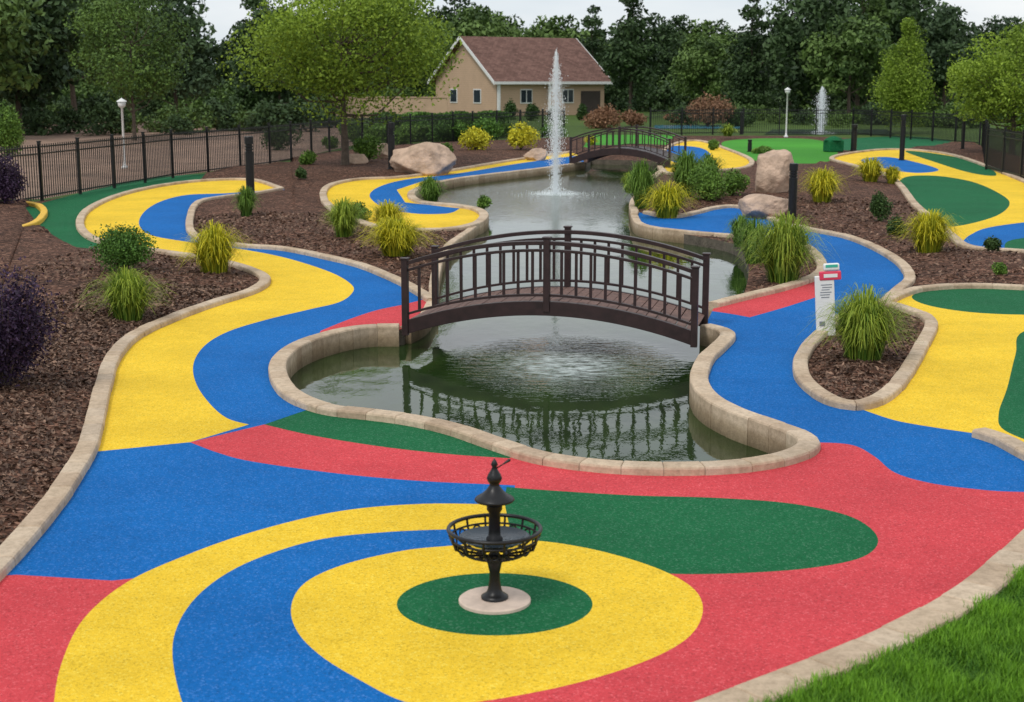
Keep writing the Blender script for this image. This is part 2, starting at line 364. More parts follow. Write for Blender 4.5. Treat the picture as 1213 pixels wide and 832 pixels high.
# water
FX,FY=G(658,222); RX,RY=G(670,412)
def watermat():
    m,nt,b=newmat('pond_water'); co=objco(nt)
    def near(x,y,r0,r1,sy=1.0):
        mpp=nt.nodes.new('ShaderNodeMapping'); mpp.inputs['Location'].default_value=(-x,-y*sy,0); mpp.inputs['Scale'].default_value=(1,sy,0); nt.links.new(co,mpp.inputs[0])
        vm=nt.nodes.new('ShaderNodeVectorMath'); vm.operation='LENGTH'; nt.links.new(mpp.outputs[0],vm.inputs[0])
        mr=nt.nodes.new('ShaderNodeMapRange'); mr.interpolation_type='SMOOTHSTEP'; nt.links.new(vm.outputs['Value'],mr.inputs[0]); mr.inputs[1].default_value=r0;mr.inputs[2].default_value=r1;mr.inputs[3].default_value=1;mr.inputs[4].default_value=0
        return mr.outputs[0]
    a=near(FX,FY,.5,11); b2=near(RX,RY,.2,1.75,.75); fo=near(FX,FY,.2,1.6)
    mp=nt.nodes.new('ShaderNodeMapping'); mp.inputs['Scale'].default_value=(1,.5,1); nt.links.new(co,mp.inputs[0])
    mq=nt.nodes.new('ShaderNodeMapping'); mq.inputs['Scale'].default_value=(.8,1.5,1); nt.links.new(co,mq.inputs[0])
    w1=noiseN(nt,1.8,2,.5,mp.outputs[0]).outputs[0]; w2=noiseN(nt,9,3,.6,mp.outputs[0]).outputs[0]; w3=noiseN(nt,5,3,.55,mq.outputs[0]).outputs[0]
    h=mth(nt,'ADD',mth(nt,'MULTIPLY',w1,.012),mth(nt,'MULTIPLY',w2,mth(nt,'ADD',mth(nt,'MULTIPLY',a,.05),.0022)))
    h=mth(nt,'ADD',h,mth(nt,'MULTIPLY',mth(nt,'MULTIPLY',b2,w3),.13))
    bump(nt,b,h,.6,1.0)
    f=mth(nt,'MULTIPLY',fo,noiseN(nt,9,4,.7,co).outputs[0]); f=ramp(nt,f,[(.25,(0,0,0)),(.5,(.8,.8,.8))])
    f2=mth(nt,'MULTIPLY',mth(nt,'ADD',mth(nt,'MULTIPLY',b2,.55),.45),noiseN(nt,6.5,6,.72,mq.outputs[0]).outputs[0]); f2=mth(nt,'MULTIPLY',ramp(nt,f2,[(.36,(0,0,0)),(.60,(.9,.9,.9))]),b2)  # near-bridge patch: froth plus sky reflection on ripples, painted as pale streaks
    ff=mix(nt,f,f2,1,'ADD')
    base=ramp(nt,w1,[(.3,(.010,.026,.006)),(.7,(.028,.056,.013))])
    nt.links.new(mix(nt,base,(.62,.70,.68),ff),b.inputs['Base Color']); nt.links.new(mth(nt,'ADD',mth(nt,'MULTIPLY',ff,.3),.015),b.inputs['Roughness'])
    b.inputs['IOR'].default_value=1.31; return m
sub(pm,None).build('pond_water',[watermat()],True).location.z=-.2
pl=RW[-1][0]; n=len(pl); mb=MB()
mb.add(np.vstack([np.column_stack([pl,np.zeros(n)]),np.column_stack([pl,np.full(n,-.6)])]),np.array([[i,(i+1)%n,n+(i+1)%n,n+i] for i in range(n)]))
mb.build('pond_bank_wall',[M_bank])
# ------------------------------------------------------------- kerbs
def kerb(px,w=.19,z1=.075,z0=-.05,bl=.34,closed=False,mat=None,name='stone_kerb',world=None):
    P0=poly(px,KZ,closed)
    if closed: P0=np.vstack([P0,P0[:1]])
    seg=np.linalg.norm(np.diff(P0,axis=0),axis=1); s=np.concatenate([[0],np.cumsum(seg)]); Lt=s[-1]
    nb=max(1,int(round(Lt/bl))); mb=MB()
    def at(t): 
        return np.array([np.interp(t,s,P0[:,0]),np.interp(t,s,P0[:,1])])
    def fr(t):
        d=at(min(t+.04,Lt))-at(max(t-.04,0)); d/=np.linalg.norm(d)+1e-9; return np.array([-d[1],d[0]])
    cuts=np.array([i+ (rng.uniform(-.18,.18) if 0<i<nb else 0) for i in range(nb+1)])*Lt/nb
    for i in range(nb):
        a=cuts[i]+.003; b=cuts[i+1]-.003; jz=random.uniform(-.003,.003); jo=random.uniform(-.004,.004); b_=.024
        prof=[(-w/2,z0),(-w/2,z1-b_),(-w/2+b_*.35,z1-b_*.3),(-w/2+b_*1.2,z1),(w/2-b_*1.2,z1),(w/2-b_*.35,z1-b_*.3),(w/2,z1-b_),(w/2,z0)]
        V=[];ts=[a,a+.006,(2*a+b)/3,(a+2*b)/3,b-.006,b]
        for j,t in enumerate(ts):
            p=at(t);nn=fr(t); dz=-.006 if j in(0,5) else 0
            for o_,z in prof: V.append((p[0]+nn[0]*(o_+jo),p[1]+nn[1]*(o_+jo),z+(jz+dz if z>z0 else 0)))
        F=[[j*8+k,j*8+k+1,(j+1)*8+k+1,(j+1)*8+k] for j in range(5) for k in range(7)]
        F=[f[::-1] for f in F]
        F.append(list(range(8)));F.append([40+k for k in range(8)][::-1])
        mb.add(V,F,0)
    ns=max(2,int(Lt/.12)); V=[]
    for i in range(ns+1):
        t=Lt*i/ns;p=at(t);nn=fr(t)
        for o_,z in [(-w/2+.010,z0),(-w/2+.010,z1-.013),(w/2-.010,z1-.013),(w/2-.010,z0)]: V.append((p[0]+nn[0]*o_,p[1]+nn[1]*o_,z))
    mb.add(V,np.array([[j*4+k,(j+1)*4+k,(j+1)*4+k+1,j*4+k+1] for j in range(ns) for k in range(3)]),1)
    return mb.build(name,[mat or M_k,M_mortar])
kerb(K1,.18);kerb(K2,.17);kerb(K3,.2,z0=-.5);kerb(K4,.24,bl=.36);kerb(K5,.18);kerb(K7,.17);kerb(K8,.18);kerb(K9,.18,z0=-.5);kerb(KP,.17,closed=True)
kerb(P2U,.2,bl=.5);kerb(P2L,.22,z0=-.5,bl=.5);kerb(P3,.2,bl=.5,closed=True);kerb(P5K,.2,bl=.5)
kerb([(786,200),(775,208),(760,222),(750,240),(752,250)],.2,z0=-.5,bl=.5)
kerb([(573,256),(552,272),(533,285),(521,302),(515,325),(512,350),(500,372),(480,383)],.16,.03,z0=-.5)
M_yk=simple('yellow_edging',(.75,.45,.04),.7,.15,8)
kerb([(-30,278),(10,272),(40,264),(52,252),(46,243),(30,240)],.16,.1,mat=M_yk,name='yellow_edging_kerb')
# ------------------------------------------------------------- mulch chips & lawn blades
def scatter(n,x0,x1,y0,y1,cl):
    X=rng.uniform(x0,x1,n);Y=rng.uniform(y0,y1,n);k=classify(X,Y)==MK.index(cl); return X[k],Y[k]
xs=[];ys=[]
for (n,a,b,c0,c1) in [(60000,-6.5,-2.2,7.5,22),(26000,2.0,6.5,13,22),(20000,-8,3,22,34),(14000,2,13,22,38)]:
    X,Y=scatter(n,a,b,c0,c1,'mulch'); xs.append(X);ys.append(Y)
X=np.concatenate(xs);Y=np.concatenate(ys); k=edist(X,Y)>.09; X=X[k];Y=Y[k]
Z=mound(X,Y)+.008
C=np.column_stack([X,Y,Z]); n=len(C)
sz=rng.uniform(.02,.075,n)*(.7+Y/35); nr=np.tile([0,0,1.],(n,1))
mb=MB(); leaves(mb,C,sz,0,rng.beta(1.3,2.6,n),.42,nr*1.1)
M_chip=leafmat('mulch_chip',(.030,.015,.010),(.40,.25,.17),0.0)
mb.build('mulch_wood_chips',[M_chip])
def blades(mb,X,Y,Z,h,w,lean,mat=0,tint=.5):
    n=len(X); a=rng.uniform(0,2*math.pi,n); d=np.column_stack([np.cos(a),np.sin(a)])
    l=lean*rng.uniform(.2,1.2,n); ww=w*rng.uniform(.6,1.2,n); V=np.zeros((n,5,3)); pz=np.column_stack([-d[:,1],d[:,0]])
    B=np.column_stack([X,Y])
    for i,(t,s) in enumerate([(0,-1),(0,1),(.55,1),(.55,-1)]):
        V[:,i,:2]=B+d*(l*t*t)[:,None]+pz*(s*ww*(1-.3*t)/2)[:,None]; V[:,i,2]=Z+h*t
    V[:,4,:2]=B+d*l[:,None]; V[:,4,2]=Z+h*(1-.3*l/(h+1e-6)*.5)
    base=np.arange(n)[:,None]*5
    mb.add(V.reshape(-1,3),np.concatenate([base+[0,1,2,3]],1),mat,tint); 
    mb.add(V.reshape(-1,3),np.concatenate([base+[3,2,4]],1),mat,tint)
M_lawn=leafmat('lawn_blade',(.05,.15,.012),(.24,.48,.035),.3)
X,Y=scatter(200000,.8,3.9,6.2,11.2,'lawn'); k=edist(X,Y)>.10; X=X[k];Y=Y[k]
pat=np.array([noise.noise(Vector((a*3,b*3,1))) for a,b in zip(X,Y)])
mb=MB(); blades(mb,X,Y,np.zeros(len(X)),rng.uniform(.04,.11,len(X))*(1+.5*pat),.0085,.055,0,np.clip(rng.uniform(0,1,len(X))*.8+.1+.5*pat,0,1))
mb.build('lawn_grass',[M_lawn])
# ------------------------------------------------------------- plants
def clump(mb,n,W,H,mat=0,bw=.014):
    a=rng.uniform(0,2*math.pi,n); r=np.sqrt(rng.uniform(0,1,n)); 
    lob=1+.16*np.sin(a*3+random.uniform(0,6))+.10*np.sin(a*7+random.uniform(0,6))
    reach=W/2*(.12+.95*r)*rng.uniform(.6,1.2,n)*lob; h=H*(1.0-.30*r*r)*rng.uniform(.45,1.15,n)
    r0=.20*W*r*rng.uniform(.2,1,n); reach=np.maximum(reach-r0,.03*W); d=np.column_stack([np.cos(a),np.sin(a)]); pz=np.column_stack([-d[:,1],d[:,0]])
    tw=rng.uniform(-.35,.35,n); dr=rng.uniform(.02,.42,n)*(.35+.65*r)
    S=6; V=np.zeros((n,S*2,3))
    for i in range(S):
        t=i/(S-1); rr=r0+reach*t**1.3; z=h*np.sin(math.pi*np.minimum(1,t*(.47+dr)))
        w=bw*(1-t**2*.85)
        for s,j in ((-1,0),(1,1)):
            V[:,i*2+j,:2]=d*rr[:,None]+pz*(s*w/2)+pz*(tw*reach*t*t)[:,None]; V[:,i*2+j,2]=np.maximum(z,0.0)
    base=np.arange(n)[:,None]*(2*S)
    F=np.concatenate([base+[2*i,2*i+1,2*i+3,2*i+2] for i in range(S-1)],0)
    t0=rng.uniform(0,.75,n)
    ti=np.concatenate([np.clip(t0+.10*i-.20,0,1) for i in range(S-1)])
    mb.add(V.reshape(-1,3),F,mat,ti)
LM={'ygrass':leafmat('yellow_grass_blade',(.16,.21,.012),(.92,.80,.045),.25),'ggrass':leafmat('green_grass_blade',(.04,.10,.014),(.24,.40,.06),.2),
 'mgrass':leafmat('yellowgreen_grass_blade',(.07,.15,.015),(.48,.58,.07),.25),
 'box':leafmat('boxwood_leaf',(.020,.065,.010),(.12,.25,.035),0),'purple':leafmat('purple_leaf',(.012,.007,.018),(.085,.045,.10),0),
 'rust':leafmat('rust_leaf',(.14,.065,.035),(.36,.20,.11),0),'yshrub':leafmat('yellow_shrub_leaf',(.26,.28,.015),(.88,.78,.05),0),'dk':leafmat('dark_hedge_leaf',(.016,.04,.010),(.07,.13,.03),0),'gr':leafmat('green_shrub_leaf',(.04,.095,.014),(.19,.33,.05),0)}
def shrubmesh(mb,W,H,n,ls,lobes=9,mat=0,bark=1,jit=.12):
    cs=[];
    for i in range(lobes):
        a=6.28*i/lobes+random.uniform(-.4,.4); r=random.uniform(.05,.32)*W; z=random.uniform(.28,.62)*H
        cs.append((r*math.cos(a),r*math.sin(a),z,random.uniform(.18,.30)))
        tube(mb,[(0,0,0),(r*.4*math.cos(a),r*.4*math.sin(a),z*.5),(r*math.cos(a),r*math.sin(a),z)],[.02*W,.012*W,.006*W],5,bark)
    cs.append((0,0,.6*H,.3)); cs=np.array(cs); k=rng.integers(0,len(cs),n); u=unit(n); rad=(rng.uniform(.3,1,n)**.4)*cs[k,3]*(1+jit*rng.normal(size=n))
    C=cs[k,:3]+u*np.column_stack([rad*W,rad*W,rad*H*1.35]); C[:,2]=np.abs(C[:,2])+.01
    leaves(mb,C,ls,mat,np.clip(rng.uniform(0,.7,n)+.3*rng.uniform(0,1,len(cs))[k],0,1),.6,u*.6)
names={'ygrass':'yellow_ornamental_grass','ggrass':'green_ornamental_grass','mgrass':'ornamental_grass','box':'boxwood_shrub','purple':'purple_shrub','rust':'rust_shrub','yshrub':'yellow_shrub','dk':'dark_shrub','gr':'green_shrub'}
def plant(kind,u,v,w,h,n=None):
    x,y=G(u,v); s=D(y)/FOC; W=w*s;H=h*s*1.05; mb=MB()
    if 'grass' in kind:
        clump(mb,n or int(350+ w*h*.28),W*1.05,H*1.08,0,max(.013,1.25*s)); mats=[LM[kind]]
    else:
        shrubmesh(mb,W*1.05,H,n or int(min(9000,900+w*h*1.4)),max(.04,3.0*s),10 if w>60 else 7,0,1,.24 if kind=='purple' else .14)
        if kind=='purple': # upright shoots
            for _ in range(26):
                a=random.uniform(0,6.28);r=random.uniform(.1,.42)*W;zz=H*random.uniform(.75,1.1)*(1-.5*(r/W)); p0=np.array([r*.5*math.cos(a),r*.5*math.sin(a),.3*H]); p1=np.array([r*1.15*math.cos(a),r*1.15*math.sin(a),zz])
                tube(mb,[p0,p1],[.008*W,.003*W],5,1); t=rng.uniform(.2,1,60)[:,None]; leaves(mb,p0+(p1-p0)*t+rng.normal(size=(60,3))*.018*W,.045,0,rng.uniform(.2,1,60),.6)
        mats=[LM[kind],M_bark]
    o=mb.build(names[kind],mats,False,None,(x,y,gh(x,y)-.01)); return o
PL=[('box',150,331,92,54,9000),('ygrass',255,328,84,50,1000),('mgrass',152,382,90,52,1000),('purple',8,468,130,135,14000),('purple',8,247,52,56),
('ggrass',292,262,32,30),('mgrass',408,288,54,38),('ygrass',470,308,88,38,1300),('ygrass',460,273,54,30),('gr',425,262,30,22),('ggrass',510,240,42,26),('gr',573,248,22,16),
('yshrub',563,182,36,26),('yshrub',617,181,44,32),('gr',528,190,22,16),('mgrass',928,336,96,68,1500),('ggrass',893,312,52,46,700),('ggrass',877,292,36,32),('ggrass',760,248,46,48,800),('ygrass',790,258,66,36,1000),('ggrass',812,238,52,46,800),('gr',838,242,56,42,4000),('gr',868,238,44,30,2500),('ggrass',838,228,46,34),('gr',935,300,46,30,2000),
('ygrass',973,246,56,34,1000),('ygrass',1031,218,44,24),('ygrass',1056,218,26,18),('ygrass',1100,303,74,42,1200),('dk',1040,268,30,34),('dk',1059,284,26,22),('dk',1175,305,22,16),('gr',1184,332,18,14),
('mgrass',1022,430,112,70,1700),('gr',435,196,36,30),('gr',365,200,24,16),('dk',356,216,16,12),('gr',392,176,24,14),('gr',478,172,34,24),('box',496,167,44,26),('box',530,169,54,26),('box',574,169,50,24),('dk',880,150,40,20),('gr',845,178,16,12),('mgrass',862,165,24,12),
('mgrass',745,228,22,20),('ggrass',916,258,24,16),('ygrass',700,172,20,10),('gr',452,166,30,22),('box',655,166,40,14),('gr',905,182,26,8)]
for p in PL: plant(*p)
# rocks
import bmesh
def rock(u,v,w,h,dp=.8,seed=1,lean=0):
    x,y=G(u,v);s=D(y)/FOC; W=w*s;H=h*s
    r=random.Random(seed); pls=[]
    for i in range(16):
        nn=Vector((r.gauss(0,1),r.gauss(0,1),r.gauss(0,1))).normalized(); pls.append((nn,r.uniform(.76,1.0)))
    bm=bmesh.new(); bmesh.ops.create_icosphere(bm,subdivisions=5,radius=1)
    for vv in bm.verts:
        d=vv.co.normalized(); rr=1.12
        for nn,dd in pls:
            q=d.dot(nn)
            if q>.01: rr=min(rr,dd/q)
        rr*=1+.07*noise.noise(d*2.5+Vector((seed,0,0)))+.03*noise.noise(d*9)
        p=d*rr; z=(p.z+.8)/1.8*H
        vv.co=Vector((p.x*W/2+lean*z,p.y*W/2*dp,z))
    me=bpy.data.meshes.new('boulder'); bm.to_mesh(me); bm.free(); me.materials.append(M_rock)
    for p in me.polygons: p.use_smooth=True
    o=bpy.data.objects.new('boulder',me); sc.collection.objects.link(o); o.location=(x,y,gh(x,y)-.05)
rock(503,207,74,38,.8,3);rock(915,234,50,54,.8,5,.1);rock(905,258,60,32,.8,8);rock(421,199,30,15,.8,9);rock(636,190,28,15,.8,11);rock(456,192,20,18,.8,12)
# ------------------------------------------------------------- arched bridges
def bridge(A,B,width,rise,railh,fh,mat,nb,plank,name='arched_footbridge',postw=.08,bal=.034,base=.0):
    A=np.array(A);B=np.array(B);L=np.linalg.norm(B-A); ang=math.atan2(B[1]-A[1],B[0]-A[0])
    e=empty(name,(A[0],A[1],0),ang)
    z=lambda x: .04+rise*(1-((x-L/2)/(L/2))**2)
    N=28
    def ribbon(mb,y0,y1,za,zb,x0=0,x1=L):
        q=np.linspace(x0,x1,N+1);V=[]
        for x in q:
            for (yy,zz) in ((y0,za),(y1,za),(y1,zb),(y0,zb)): V.append((x,yy,z(x)+zz))
        F=[[i*4+k,i*4+(k+1)%4,(i+1)*4+(k+1)%4,(i+1)*4+k][::-1] for i in range(N) for k in range(4)]+[[0,1,2,3],[N*4+3,N*4+2,N*4+1,N*4]]
        mb.add(V,F)
    for side,y in (('near',0.0),('far',width)):
        mb=MB(); ribbon(mb,y-.03,y+.03,-.03,fh-.03); mb.build('arched_beam_'+side,[mat],parent=e,bevel=.005)
        mb=MB()
        ribbon(mb,y-.04,y+.04,fh+railh-.05,fh+railh)
        ribbon(mb,y-.022,y+.022,fh+railh-.135,fh+railh-.10)
        ribbon(mb,y-.022,y+.022,fh+.03,fh+.062)
        mb.build('handrail_'+side,[mat],parent=e,bevel=.004)
        mb=MB()
        for i in range(1,nb):
            x=L*i/nb
            if abs(x-L/2)<.03: continue
            box(mb,(x,y,z(x)+fh+railh*.5-.04),(bal,bal*.8,railh-.14))
        mb.build('balusters_'+side,[mat],parent=e)
        mb=MB()
        for x in (0.0,L/2,L):
            yo=-.012 if side=='near' else .012
            zz=z(x); b0=base if x!=L/2 else zz+.02
            t=zz+fh+railh+.035
            box(mb,(x,y+yo,(b0+t)/2),(postw,postw*1.05,t-b0)); box(mb,(x,y+yo,t+.008),(postw+.025,postw+.03,.022))
        mb.build('posts_'+side,[mat],parent=e,bevel=.006)
    mb=MB(); n=int(L/.12)
    for i in range(n):
        x=(i+.5)*L/n; sl=math.atan2(z(x+.05)-z(x-.05),.1); cc,ss=math.cos(sl),math.sin(sl)
        box(mb,(x,width/2,z(x)+fh-.055+random.uniform(-.003,.003)),(L/n-.008,width-.07,.03),0,.5,0,np.array([[cc,0,ss],[0,1,0],[-ss,0,cc]]))
    mb.build('deck_planks',[plank],parent=e)
    return e
A=G(481,397);B=G(822,411)
bridge(A,B,1.35,.31,.72,.18,M_brown,20,M_plank)
bridge(G(676,196),G(793,199),1.9,.42,.72,.26,M_brown,16,M_brown)
# ------------------------------------------------------------- ornamental fountain in foreground
x,y=G(586,713); e=empty('ornamental_birdbath_fountain',(x,y,0))
mb=MB(); lathe(mb,[(0,.001),(.225,.001),(.225,.018),(.215,.026),(0,.026)],48); mb.build('base_disc',[M_disc],False,e)
mb=MB(); lathe(mb,[(.085,.026),(.085,.04),(.07,.05),(.05,.065),(.042,.09),(.034,.14),(.032,.19),(.045,.255),(.062,.275),(.062,.29),(.04,.305),(.03,.32),(.03,.38),(.05,.395),(.052,.415),(.038,.43),(.036,.47),(.036,.58),(.048,.600),(.048,.62),(.06,.64),(.118,.655),(.124,.663),(.116,.675),(.082,.695),(.055,.72),(.032,.75),(.030,.765),(.042,.78),(.048,.80),(.038,.825),(.022,.85),(.014,.87),(.022,.885),(.014,.905),(0,.925)],28)
mb.build('stem_and_finial',[M_black],True,e)
mb=MB(); Rr=.285; zt=.475
torus(mb,(0,0,zt),Rr,.013,56);torus(mb,(0,0,zt-.05),Rr-.010,.007,56);torus(mb,(0,0,zt-.145),Rr*.66,.009,48);torus(mb,(0,0,.315),.07,.012,24)
for i in range(14):
    a=2*math.pi*i/14; q=[(Rr,zt),(Rr-.008,zt-.05),(Rr*.9,zt-.10),(Rr*.66,zt-.145),(Rr*.35,zt-.16),(.06,.31)]
    tube(mb,[(r*math.cos(a),r*math.sin(a),z) for r,z in q],.008,6)
    a2=a+math.pi/14; pts=[]
    for k in range(13):
        t=2*math.pi*k/12; pts.append(((Rr*.90+.012*math.sin(t))*math.cos(a2+.12*math.cos(t)),(Rr*.90+.012*math.sin(t))*math.sin(a2+.12*math.cos(t)),zt-.09+.034*math.sin(t)))
    tube(mb,pts,.006,5,caps=False)
mb.build('scrollwork_bowl',[M_black],True,e)
M_dish=simple('dish_water',(.03,.045,.06),.05,.2,4,25,.3,.01)
mb=MB(); lathe(mb,[(0.04,.405),(.19,.405),(.22,.425)],40); mb.build('water_dish',[M_dish],True,e)
mb=MB(); tube(mb,[(.01,0,.86),(.05,0,.885),(.09,0,.912),(.10,0,.917)],[.005,.004,.011,.003],6); mb.build('spout',[M_black],True,e)
# ------------------------------------------------------------- sign
x,y=G(976,398); e=empty('course_hole_sign',(x,y,0),-.12)
M_s=simple('sign_white',(.80,.80,.78),.4,.04,6,bst=0);M_sr=simple('sign_red',(.74,.05,.11),.4,.08,6,bst=0);M_sg=simple('sign_green',(.05,.45,.32),.4,.08,6,bst=0);M_tx=simple('sign_text',(.18,.20,.25),.5,.1,6,bst=0)
R3=np.array([[math.cos(.07),0,-math.sin(.07)],[0,1,0],[math.sin(.07),0,math.cos(.07)]]).T
mb=MB(); box(mb,(.0,0,.37),(.24,.06,.80),0,.5,0,R3); mb.build('panel',[M_s],parent=e,bevel=.01)
mb=MB(); box(mb,(.045,-.004,.775),(.27,.075,.11),0,.5,0,R3); mb.build('hole_number_plate',[M_sr],parent=e,bevel=.012)
mb=MB(); box(mb,(.055,-.004,.885),(.20,.075,.09),0,.5,0,R3); mb.build('header_plate',[M_s],parent=e,bevel=.02)
mb=MB(); box(mb,(.056,-.043,.90),(.15,.005,.035),0,.5,0,R3); mb.build('header_stripe',[M_sg],parent=e)
mb=MB(); box(mb,(.048,-.044,.778),(.17,.004,.045),0,.5,0,R3); mb.build('label',[M_s],parent=e)
mb=MB()
for i in range(6): box(mb,(.005-.002*i+random.uniform(-.01,.01),-.0325,.66-.032*i),(.14-.02*(i%3),.004,.009),0,.5,0,R3)
box(mb,(-.03,-.0325,.16),(.07,.004,.06),0,.5,0,R3)
mb.build('lettering',[M_tx],parent=e)
# ------------------------------------------------------------- bollards, lamps
def bollard(u,v,h,w=10):
    x,y=G(u,v);s=D(y)/FOC;H=h*s*1.03;r=w*s/2; mb=MB()
    lathe(mb,[(0,0),(r*1.35,0),(r*1.35,.03),(r,.035),(r,H*.74),(r*.8,H*.745),(r*.8,H*.765),(r,H*.77),(r,H*.79),(r*.8,H*.795),(r*.8,H*.815),(r,H*.82),(r,H*.84),(r*.8,H*.845),(r*.8,H*.865),(r*1.04,H*.87),(r*1.04,H*.985),(r*.9,H),(0,H)],20)
    mb.build('bollard_light',[M_black],False,None,(x,y,gh(x,y)))
for q in [(297,235,67),(464,205,53,8),(938,262,64),(1011,180,30,7),(1068,190,52,6),(1140,180,36,4),(878,163,26,4),(888,180,14,5)]: bollard(*q)
def lamp(u,v,h):
    x,y=G(u,v);s=D(y)/FOC;H=h*s; e=empty('lamp_post',(x,y,0)); mb=MB()
    lathe(mb,[(0,0),(.12,0),(.12,.08),(.06,.12),(.045,.3),(.04,H-.35),(.07,H-.33),(0,H-.32)],14); mb.build('pole',[M_white],True,e)
    mb=MB(); lathe(mb,[(.07,H-.33),(.13,H-.28),(.15,H-.14),(.11,H-.12)],14);lathe(mb,[(.19,H-.12),(.17,H-.09),(.06,H-.02),(.02,H),(0,H+.03)],14); mb.build('lantern',[M_white],True,e)
lamp(148,200,82);lamp(931,163,58);lamp(1071,150,24)
# ------------------------------------------------------------- fence
def fence(px,h=1.45,sp=.13,name='metal_picket_fence'):
    P0=np.array([G(u,v) for u,v in px])
    e=empty(name); m1=MB();m2=MB();m3=MB()
    for a,b in zip(P0[:-1],P0[1:]):
        L=np.linalg.norm(b-a); d=(b-a)/L; ang=math.atan2(d[1],d[0]); mid=(a+b)/2
        for zz in (h-.06,h-.24,.12): box(m1,(mid[0],mid[1],zz),(L,.032,.04),0,.5,ang)
        n=int(L/sp)
        for i in range(n):
            p=a+d*(i+.5)*L/n; box(m2,(p[0],p[1],h/2+.03),(.022,.02,h-.04),0,.5,ang)
        n=max(1,round(L/2.4))
        for i in range(n+1):
            if i==n and not np.array_equal(b,P0[-1]): continue
            p=a+d*i*L/n; box(m3,(p[0],p[1],h/2+.03),(.075,.075,h+.08),0,.5,ang); box(m3,(p[0],p[1],h+.085),(.095,.095,.03),0,.5,ang)
    m1.build('rails',[M_black],parent=e);m2.build('pickets',[M_black],parent=e);m3.build('posts',[M_black],parent=e)
fence([(-160,272),(50,238),(205,211),(320,196),(430,179)],1.5);fence([(430,179),(560,168),(668,162)],1.5)
fence([(770,161),(880,159),(1010,160),(1160,172)],1.5)
fence([(1163,174),(1168,201),(1260,226)],1.5)
# ------------------------------------------------------------- house
def uv_at(u,d): return ((u-606.5)/FOC*d, d)
hx,hy=G(588,138); th=math.radians(33); e=empty('gable_roof_house',(hx,hy,0),th)
L=12.0;W=10.8;EH=3.3;RH=7.0
def siding():
    m,nt,b=newmat('tan_siding'); co=objco(nt)
    wv=nt.nodes.new('ShaderNodeTexWave'); wv.bands_direction='Z'; wv.wave_profile='SAW'; wv.inputs['Scale'].default_value=1.6; nt.links.new(co,wv.inputs['Vector'])
    cc=ramp(nt,wv.outputs[1],[(0,(.42,.28,.185)),(.12,(.57,.39,.265)),(1,(.61,.42,.285))]); cc=mix(nt,cc,ramp(nt,noiseN(nt,1,5,.7,co).outputs[0],[(.3,(.88,)*3),(.7,(1,)*3)]),1,'MULTIPLY')
    nt.links.new(cc,b.inputs['Base Color']); b.inputs['Roughness'].default_value=.7; bump(nt,b,wv.outputs[1],.4,.03); return m
def shingle():
    m,nt,b=newmat('roof_shingle'); co=objco(nt)
    br=nt.nodes.new('ShaderNodeTexBrick'); br.inputs['Scale'].default_value=1; br.inputs['Brick Width'].default_value=.4; br.inputs['Row Height'].default_value=.2; br.inputs['Mortar Size'].default_value=.012
    br.inputs['Color1'].default_value=(.15,.082,.066,1);br.inputs['Color2'].default_value=(.23,.13,.105,1);br.inputs['Mortar'].default_value=(.08,.05,.04,1)
    nt.links.new(co,br.inputs[0]); cc=mix(nt,br.outputs[0],ramp(nt,noiseN(nt,.8,5,.7,co).outputs[0],[(.3,(.75,)*3),(.7,(1.1,)*3)]),1,'MULTIPLY')
    nt.links.new(cc,b.inputs['Base Color']); b.inputs['Roughness'].default_value=.9; b.inputs['Specular IOR Level'].default_value=.15; return m
M_sid=siding();M_shg=shingle();M_glass=simple('window_glass',(.03,.04,.05),.08,.2,1,bst=0);M_door=simple('door_dark',(.05,.035,.03),.5)
mb=MB(); V=[(0,0,0),(L,0,0),(L,W,0),(0,W,0),(0,0,EH),(L,0,EH),(L,W,EH),(0,W,EH),(0,W/2,RH-.12),(L,W/2,RH-.12)]
mb.add(V,[[0,1,5,4],[2,3,7,6],[0,4,8,7,3],[1,2,6,9,5]]); mb.build('walls',[M_sid],parent=e)
mb=MB(); oh=.55; k=(RH-EH)/(W/2); ze=EH-oh*k
for s in (0,1):
    ya=-oh if s==0 else W+oh
    V=[(-oh,ya,ze),(L+oh,ya,ze),(L+oh,W/2,RH),(-oh,W/2,RH)]; V+= [(a,b_,c_+.16) for a,b_,c_ in V]
    mb.add(V,BF)
mb.build('roof',[M_shg],parent=e)
mb=MB()
for xx in (-oh-.03,L+oh+.03):
    for ya in (-oh,W+oh):
        V=[(xx-.03,ya,ze-.14),(xx+.03,ya,ze-.14),(xx+.03,W/2,RH-.14),(xx-.03,W/2,RH-.14)];V+=[(a,b_,c_+.32) for a,b_,c_ in V]; mb.add(V,BF)
box(mb,(L/2,-oh-.04,ze+.02),(L+2*oh,.06,.24))
mb.build('white_fascia',[M_white],parent=e)
mb=MB();m2=MB()
for xx in (3.2,7.8):
    box(mb,(xx,-.03,1.75),(1.3,.06,1.3)); box(m2,(xx-.31,-.065,1.75),(.52,.02,1.1));box(m2,(xx+.31,-.065,1.75),(.52,.02,1.1))
for yy in (3.2,7.4):
    box(mb,(-.03,yy,1.75),(.06,1.3,1.3)); box(m2,(-.065,yy,1.75),(.02,1.1,1.1))
mb.build('window_frames',[M_white],parent=e);m2.build('window_panes',[M_glass],parent=e)
mb=MB(); box(mb,(10.4,-.03,1.1),(2.2,.05,2.2)); mb.build('door',[M_door],parent=e)
mb=MB()
for xx in (.1,5.6): box(mb,(xx,-.25,1.45),(.22,.22,2.9))
mb.build('porch_columns',[M_white],parent=e)
M_stucco=simple('tan_stucco',(.52,.36,.24),.85,.12,1.5)
a=G(400,141);b=G(520,139); mb=MB(); mid=((a[0]+b[0])/2,(a[1]+b[1])/2); LL=math.dist(a,b)
